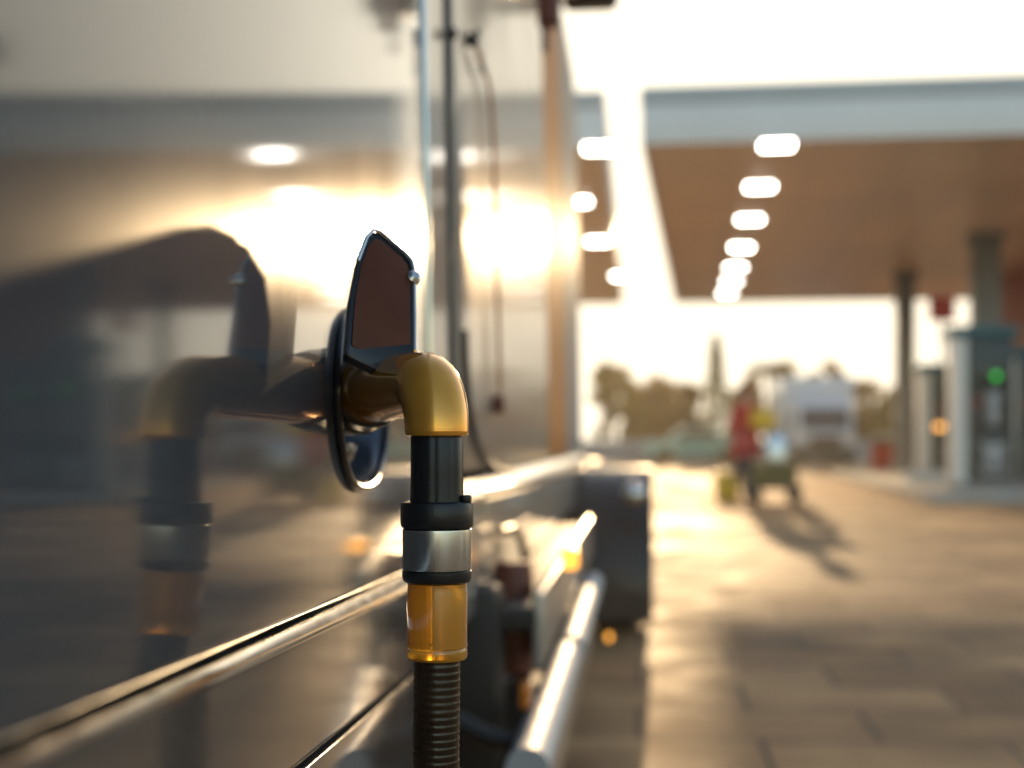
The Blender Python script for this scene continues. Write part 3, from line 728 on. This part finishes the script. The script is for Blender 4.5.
# pillar strip and door
def vstrip(name, px, zlo, zhi, w_, out, m, parent=TR):
    y = py_y(px)
    b = MB(); n = 14
    pts = [Vector((fx(zlo + (zhi - zlo) * i / n) + out * .3, y, zlo + (zhi - zlo) * i / n)) for i in range(n + 1)]
    b.tube(pts, w_, 10); return b.build(name, m, parent)
vstrip('pillar_strip', 431.5, .75, ZT, .004, .0, M['chrome'])
panel('door_pillar', Y1 + .006, Y2 - .02, .80, ZT, M['doorpaint'], off=-.001)
vstrip('door_seam', 453, .80, ZT, .005, -.002, M['black'])
door = panel('door', Y2 + .004, Y3 - .006, .845, ZT, M['doorpaint'], off=0.003)
hp = onp(Vector((0, py_y(453), zz(34, -D, py_y(453)))), .012)
MB().sphere(hp, .007, 16, 10, (1, 1, 1.6)).build('hinge_knob', M['black'], door)
# weather strip round the door's lower corner
ws = []
for px, py in ((463, 330), (464, 380), (468, 420), (476, 448), (488, 466), (505, 474), (530, 472), (556, 467), (578, 462)):
    y = py_y(px); z = zz(py, -D, y); ws.append((fx(z) + .003, y, z))
MB().tube(smooth_path(ws, 5), .011, 10).build('weather_strip', M['rubber'], door)
# grab rod with bracket and foot
y0, y1 = py_y(474), py_y(493)
def rp(px, py, out=.016):
    y = py_y(px); z = zz(py, -D, y); return Vector((fx(z) + out, y, z))
rod = [rp(474, 46), rp(479, 62), rp(487, 84), rp(490, 120), rp(491.5, 200), rp(492.5, 300), rp(493.5, 392)]
gr = MB().tube(smooth_path(rod, 5), .0042, 10).build('grab_rod', M['pillar'], TR)
MB().box(rp(474, 40, .012), (.020, .022, .022), bevel=.004).box(rp(475, 34, .018), (.010, .010, .018), bevel=.003).build('rod_bracket', M['black'], gr)
MB().tube([rp(478, 56, .016), rp(482, 72, .016)], .006, 10).build('rod_sleeve', M['black'], gr)
f0 = rp(494, 404, .014)
MB().box(f0, (.022, .03, .040), bevel=.008).build('rod_foot', M['redbrown'], gr)
# pillars at the front of the cab
panel('front_pillar', Y3, Y4 - .01, .845, ZT, M['pillar'], off=.004)
panel('corner_pillar', Y4, YE, .845, ZT, M['greytrim'], off=.005)
MB().prism([(-.36, YE + .04, 1.3), (-.36, YE - .1, 2.6), (-.36, YE - .06, 2.6), (-.36, YE + .08, 1.3)], (-2.1, 0, 0)).build('windscreen', M['glass'], TR)
# sill strips, rocker panel
def runner(name, pa, pb, r, m, out=.0, parent=TR):
    pts = []
    for (px, py) in (pa, pb):
        y = py_y(px); pts.append(Vector((-D + out, y, zz(py, -D, y))))
    n = 12
    return MB().tube([pts[0].lerp(pts[1], i / n) for i in range(n + 1)], r, 14).build(name, m, parent)
runner('sill_strip', (470, 494), (588, 466), .015, M['chrome'], .016)
def zsl(y): return .80
sheet('rocker_panel', Y1 + .01, YE, lambda y: .795, lambda y: .60 if y > 2.6 else .59, -D + .006, M['rocker'])
def slope_strip(name, ya, yb, zf, h, out, m):
    b = MB()
    sec = [(0, h), (.004, h), (out, h * .25), (out, 0), (0, 0)]
    ends = [[b.bm.verts.new((fx(zf(y)) + a + .002, y, zf(y) + c)) for a, c in sec] for y in (ya, yb)]
    for k in range(5): b.bm.faces.new((ends[0][k], ends[0][(k + 1) % 5], ends[1][(k + 1) % 5], ends[1][k]))
    b.bm.faces.new(ends[0]); b.bm.faces.new(ends[1][::-1])
    return b.build(name, m, TR, smooth=20)
slope_strip('rocker_moulding', Y1 + .01, YE, lambda y: .797, .034, .028, M['chrome'])
yd0, yd1 = py_y(505), py_y(577)
zd0, zd1 = zz(477, -D, yd0), zz(463, -D, yd1)
slope_strip('door_strip', yd0, yd1, lambda y: zd0 + (zd1 - zd0) * (y - yd0) / (yd1 - yd0) - .008, .026, .014, M['chrome'])
# small pipe bracket on the rocker
pb_ = [rp(488, 532, .03), rp(500, 530, .035), rp(508, 548, .035), rp(510, 575, .035), rp(510, 605, .03)]
MB().tube(smooth_path(pb_, 5), .010, 8).build('pipe_bracket', M['rubber'], TR)
# step block, steps, rails and lamps below the body
XS = -.16
def q3(px, py, x):
    y = py_y(px, x); return Vector((x, y, zz(py, x, y)))
MB().box((-.33, 2.6, .47), (.16, .14, .34), bevel=.03).build('support_block', M['chassis'], TR)
MB().lathe([(.035, 0), (.04, .02), (.04, .20), (.035, .22)], 20, Matrix.Translation((-.25, 2.8, .44))).build('air_canister', M['redbrown'], TR)
for z, ya, yb, xo in ((.57, 2.6, 5.2, -.19), (.28, 2.6, 5.0, -.18)):
    st = MB().box((xo - .12, (ya + yb) / 2, z), (.26, yb - ya, .045), bevel=.012).build('step', M['chassis'], TR)
    MB().box((xo + .004, (ya + yb) / 2, z - .02), (.02, yb - ya, .14), bevel=.008).build('step_edge', M['rocker'], st)
MB().tube([(-.17, 2.15, .40), (-.17, 3.3, .40)], .034, 20).build('step_rail', M['rail'], TR)
MB().tube([(-.165, 3.4, .40), (-.165, 5.0, .40)], .034, 20).build('step_rail', M['rail'], TR)
for y_ in (2.35, 3.15, 3.85, 4.75):
    MB().tube(smooth_path([(-.165, y_, .40), (-.24, y_, .405), (-.34, y_, .45), (-.50, y_, .50)], 5), .016, 10).build('rail_bracket', M['chassis'], TR)
tk = MB().lathe([(.02, 0), (.09, .012), (.11, .04), (.115, .07), (.115, 1.33), (.11, 1.36), (.09, 1.388), (.02, 1.40)], 32, Matrix.Translation((-.36, 4.4, .46)) @ Matrix.Rotation(R(90), 4, 'X')).build('air_tank', M['rail'], TR)
for y_ in (3.3, 4.1):
    MB().lathe([(.117, -.02), (.120, -.02), (.120, .02), (.117, .02)], 32, Matrix.Translation((-.36, y_, .46)) @ Matrix.Rotation(R(90), 4, 'X'), cap=False).build('tank_strap', M['chassis'], tk)
for k in range(14):
    y_ = Y1 + .15 + k * .3
    if y_ < YE - .1:
        for z_ in (.765, .63): MB().sphere((-D + .006, y_, z_), .006, 12, 8, (.5, 1, 1)).build('bolt', M['chrome'], TR)
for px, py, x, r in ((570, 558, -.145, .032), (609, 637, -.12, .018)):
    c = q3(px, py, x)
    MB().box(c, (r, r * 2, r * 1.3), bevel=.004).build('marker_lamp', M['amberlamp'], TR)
c = q3(526, 694, -.20)
MB().box(c, (.022, .04, .05), bevel=.008).build('side_reflector', M['reflector'], TR)
# front wing, wheel
yw = 6.9
arch = []
for k in range(15):
    a = math.pi * (-.06 + 1.12 * k / 14); arch.append((math.cos(a) * .58, math.sin(a) * .57))
sec = [(-.42, yw + a, .30 + max(-.02, b_)) for a, b_ in arch]
mg = MB()
n = len(arch); A = []; B_ = []
for (a, b_) in arch:
    A.append(((-.30, yw + a, .20 + b_), (-.30, yw + a * .93, .20 + b_ * .93))); B_.append(((.06, yw + a, .20 + b_), (.06, yw + a * .93, .20 + b_ * .93)))
for k in range(n - 1):
    mg.quad(A[k][0], A[k + 1][0], B_[k + 1][0], B_[k][0]); mg.quad(A[k][1], A[k + 1][1], B_[k + 1][1], B_[k][1])
    mg.quad(B_[k][0], B_[k + 1][0], B_[k + 1][1], B_[k][1]); mg.quad(A[k][0], A[k + 1][0], A[k + 1][1], A[k][1])
bmesh.ops.remove_doubles(mg.bm, verts=mg.bm.verts, dist=.0005)
mg.build('front_wing', M['wing'], TR)
MB().box((-.72, YE + .55, .63), (1.0, 1.0, .32), bevel=.05).build('bumper_corner', M['chassis'], TR)
MB().box((-1.4, YE + 1.25, .55), (2.5, .25, .45), bevel=.08).build('bumper', M['greytrim'], TR)
w1 = wheel(TR, (-.11, yw, .38), .38, .28)
w2 = wheel(TR, (-2.65, yw, .38), .38, .28)
w3 = wheel(TR, (-.48, -1.3, .47), .47, .30)
w4 = wheel(TR, (-2.65, -1.3, .47), .47, .30)
for zl, yl in ((.80, yw - .52), (.76, yw - .58)):
    pass
hl = MB().sphere((-.03, yw - .56, .66), .055).build('glint_ball', M['chrome'], TR)  # chrome ball added on the wing to throw back a bright sun glint
# mirror with its arm, and the strap hanging from it
c = W(590, -14, 5.4)
mi = MB().box(c, (.22, .16, .17), bevel=.05, seg=4).build('wing_mirror', M['black'], TR)
arm_a = W(556, -14, 3.9)
MB().tube([c, arm_a, Vector((fx(2.4) - .02, arm_a.y - .1, arm_a.z))], .025, 10).build('mirror_arm', M['black'], mi)
b0 = W(549, 5, 3.5)
br_ = MB().box(b0, (.058, .06, .11), bevel=.016).build('mirror_bracket', M['redbrown'], TR)
MB().box(b0 + Vector((-.010, 0, -.080)), (.018, .022, .07), bevel=.006).build('bracket_strap', M['redbrown'], br_)
settle(TR)

# ------------------------------------------------------------------ the nozzle
NZ = thing('fuel_nozzle', 'golden elbow fuel nozzle on a black ribbed hose, plugged into the truck', 'fuel nozzle', (EX, EX_Y, EZ))
S = depth(EX, EX_Y) / FPX       # metres per pixel at the nozzle
def zpx(py): return EZ - (py - 381) * S
re_ = 31.0 * S
# elbow: swept pipe with beads
def sweep_elbow():
    bend = .034
    path = []; 
    Lh = (Ep - Fp).length
    for t in (0.134, .138, .146, .156, .175, .20): 
        if t < Lh - bend: path.append(Fp + ax * t)
    c_ = Ep - ax * bend - Vector((0, 0, bend))
    for k in range(13):
        a = R(90) * k / 12
        path.append(c_ + ax * bend * math.sin(a) + Vector((0, 0, bend)) * math.cos(a))
    for py in (412, 420, 428, 431): 
        if zpx(py) < path[-1].z - .001: path.append(Vector((EX, EX_Y, zpx(py))))
    rs = []
    for i, q in enumerate(path): rs.append(re_ * (1.30 if i < 2 else 1.25 if i < 4 else 1.24 if i < 5 else 1.17 if i < 6 else 1.03 + .03 * math.sin(min(1, max(0, (i - 5) / 13)) * math.pi)))
    return path, rs
pth, rs = sweep_elbow()
el = MB().tube(pth, rs, 48).build('elbow', M['gold'], NZ, smooth=50)
mA = Matrix.Translation(Fp + ax * .130) @ rot @ Matrix.Diagonal((1.18, 1.18, 1, 1))
MB().lathe([(re_ * 1.15, -.050), (re_ * 1.28, -.030), (re_ * 1.32, -.012), (re_ * 1.34, -.004), (re_ * 1.24, .004), (re_ * 1.22, .010), (re_ * 1.0, .012)], 48, mA).build('spout_collar', M['blackgloss'], NZ)
MB().lathe([(re_ * .95, -.003), (re_ * 1.13, -.0015), (re_ * 1.13, .002), (re_ * .95, .004)], 48, Matrix.Translation(Fp + ax * .168) @ rot).build('elbow_bead', M['gold'], el)
def vl(prof, name, m, par=NZ, n=56):
    """prof in photograph pixels: (radius, row)"""
    return MB().lathe([(r * S, zpx(py)) for r, py in prof][::-1], n, Matrix.Translation((EX, EX_Y, 0))).build(name, m, par, smooth=40)
vl([(29, 427), (31.5, 429), (32, 432), (31, 435.5), (28, 436.5)], 'elbow_rim', M['gold'], el)
# grip: slightly fluted black tube
gp = MB()
n = 64; rows = []
for py, r in ((436, 25.5), (438, 26.2), (470, 26.4), (497, 26.8), (503, 27.2)):
    rows.append([gp.bm.verts.new((EX + (r - (0.9 if (k % 8) < 2 else 0)) * S * math.cos(2 * math.pi * k / n), EX_Y + (r - (0.9 if (k % 8) < 2 else 0)) * S * math.sin(2 * math.pi * k / n), zpx(py))) for k in range(n)])
for r0, r1 in zip(rows, rows[1:]):
    for k in range(n): gp.bm.faces.new((r0[k], r0[(k + 1) % n], r1[(k + 1) % n], r1[k]))
gp.bm.faces.new(rows[0]); gp.bm.faces.new(rows[-1])
gp.build('grip', M['black'], NZ, smooth=30)
vl([(30, 501), (35.5, 502.5), (36.6, 505), (36.6, 524), (35.5, 527), (33, 528)], 'grip_collar', M['black'])
c = Vector((EX, EX_Y, zpx(499))) + RT * 30 * S - FW * 8 * S
MB().box(c, (9 * S, 12 * S, 9 * S), bevel=.0015).build('collar_lug', M['black'], NZ)
vl([(33, 528), (34.4, 529), (34.6, 531), (34.6, 567), (34.2, 569)], 'steel_sleeve', M['brushed'])
vl([(33, 569), (34.6, 570.5), (34.8, 577), (33.5, 581), (30, 582.5)], 'sleeve_ring', M['black'])
vl([(28, 582), (29.4, 583), (29.6, 590), (30.2, 594), (30.0, 640), (30.6, 645), (30.6, 646), (29.4, 647), (30.0, 648.5), (30.4, 655), (29, 658.5), (24, 659.5)], 'amber_coupling', M['amber'])
# ribbed hose: straight down, then a bend that lies along the ground behind the camera
hp = [Vector((EX, EX_Y, zpx(656)))]
cps = [(EX, EX_Y, zpx(656)), (EX, EX_Y, .62), (EX + .01, EX_Y - .005, .40), (EX + .06, EX_Y - .05, .16), (EX + .22, EX_Y - .30, .035), (EX + .5, EX_Y - .9, .03), (EX + .7, EX_Y - 1.9, .03), (EX + 1.4, EX_Y - 3.2, .03)]
dense = smooth_path(cps, 40)
# resample evenly
acc = [0]
for a_, b_ in zip(dense, dense[1:]): acc.append(acc[-1] + (b_ - a_).length)
step = .00125; tot = acc[-1]; pts = []; rr = []; i = 0; s_ = 0; k = 0
while s_ < tot:
    while acc[i + 1] < s_: i += 1
    f = (s_ - acc[i]) / (acc[i + 1] - acc[i]); pts.append(dense[i].lerp(dense[i + 1], f))
    rr.append((23.2, 23.6, 23.2, 22.7)[k % 4 if s_ < 1.1 else 0] * S)
    s_ += step if s_ < 1.1 else .03; k += 1
MB().tube(pts, rr, 28).build('hose', M['hose'], NZ, smooth=60)
settle(NZ)
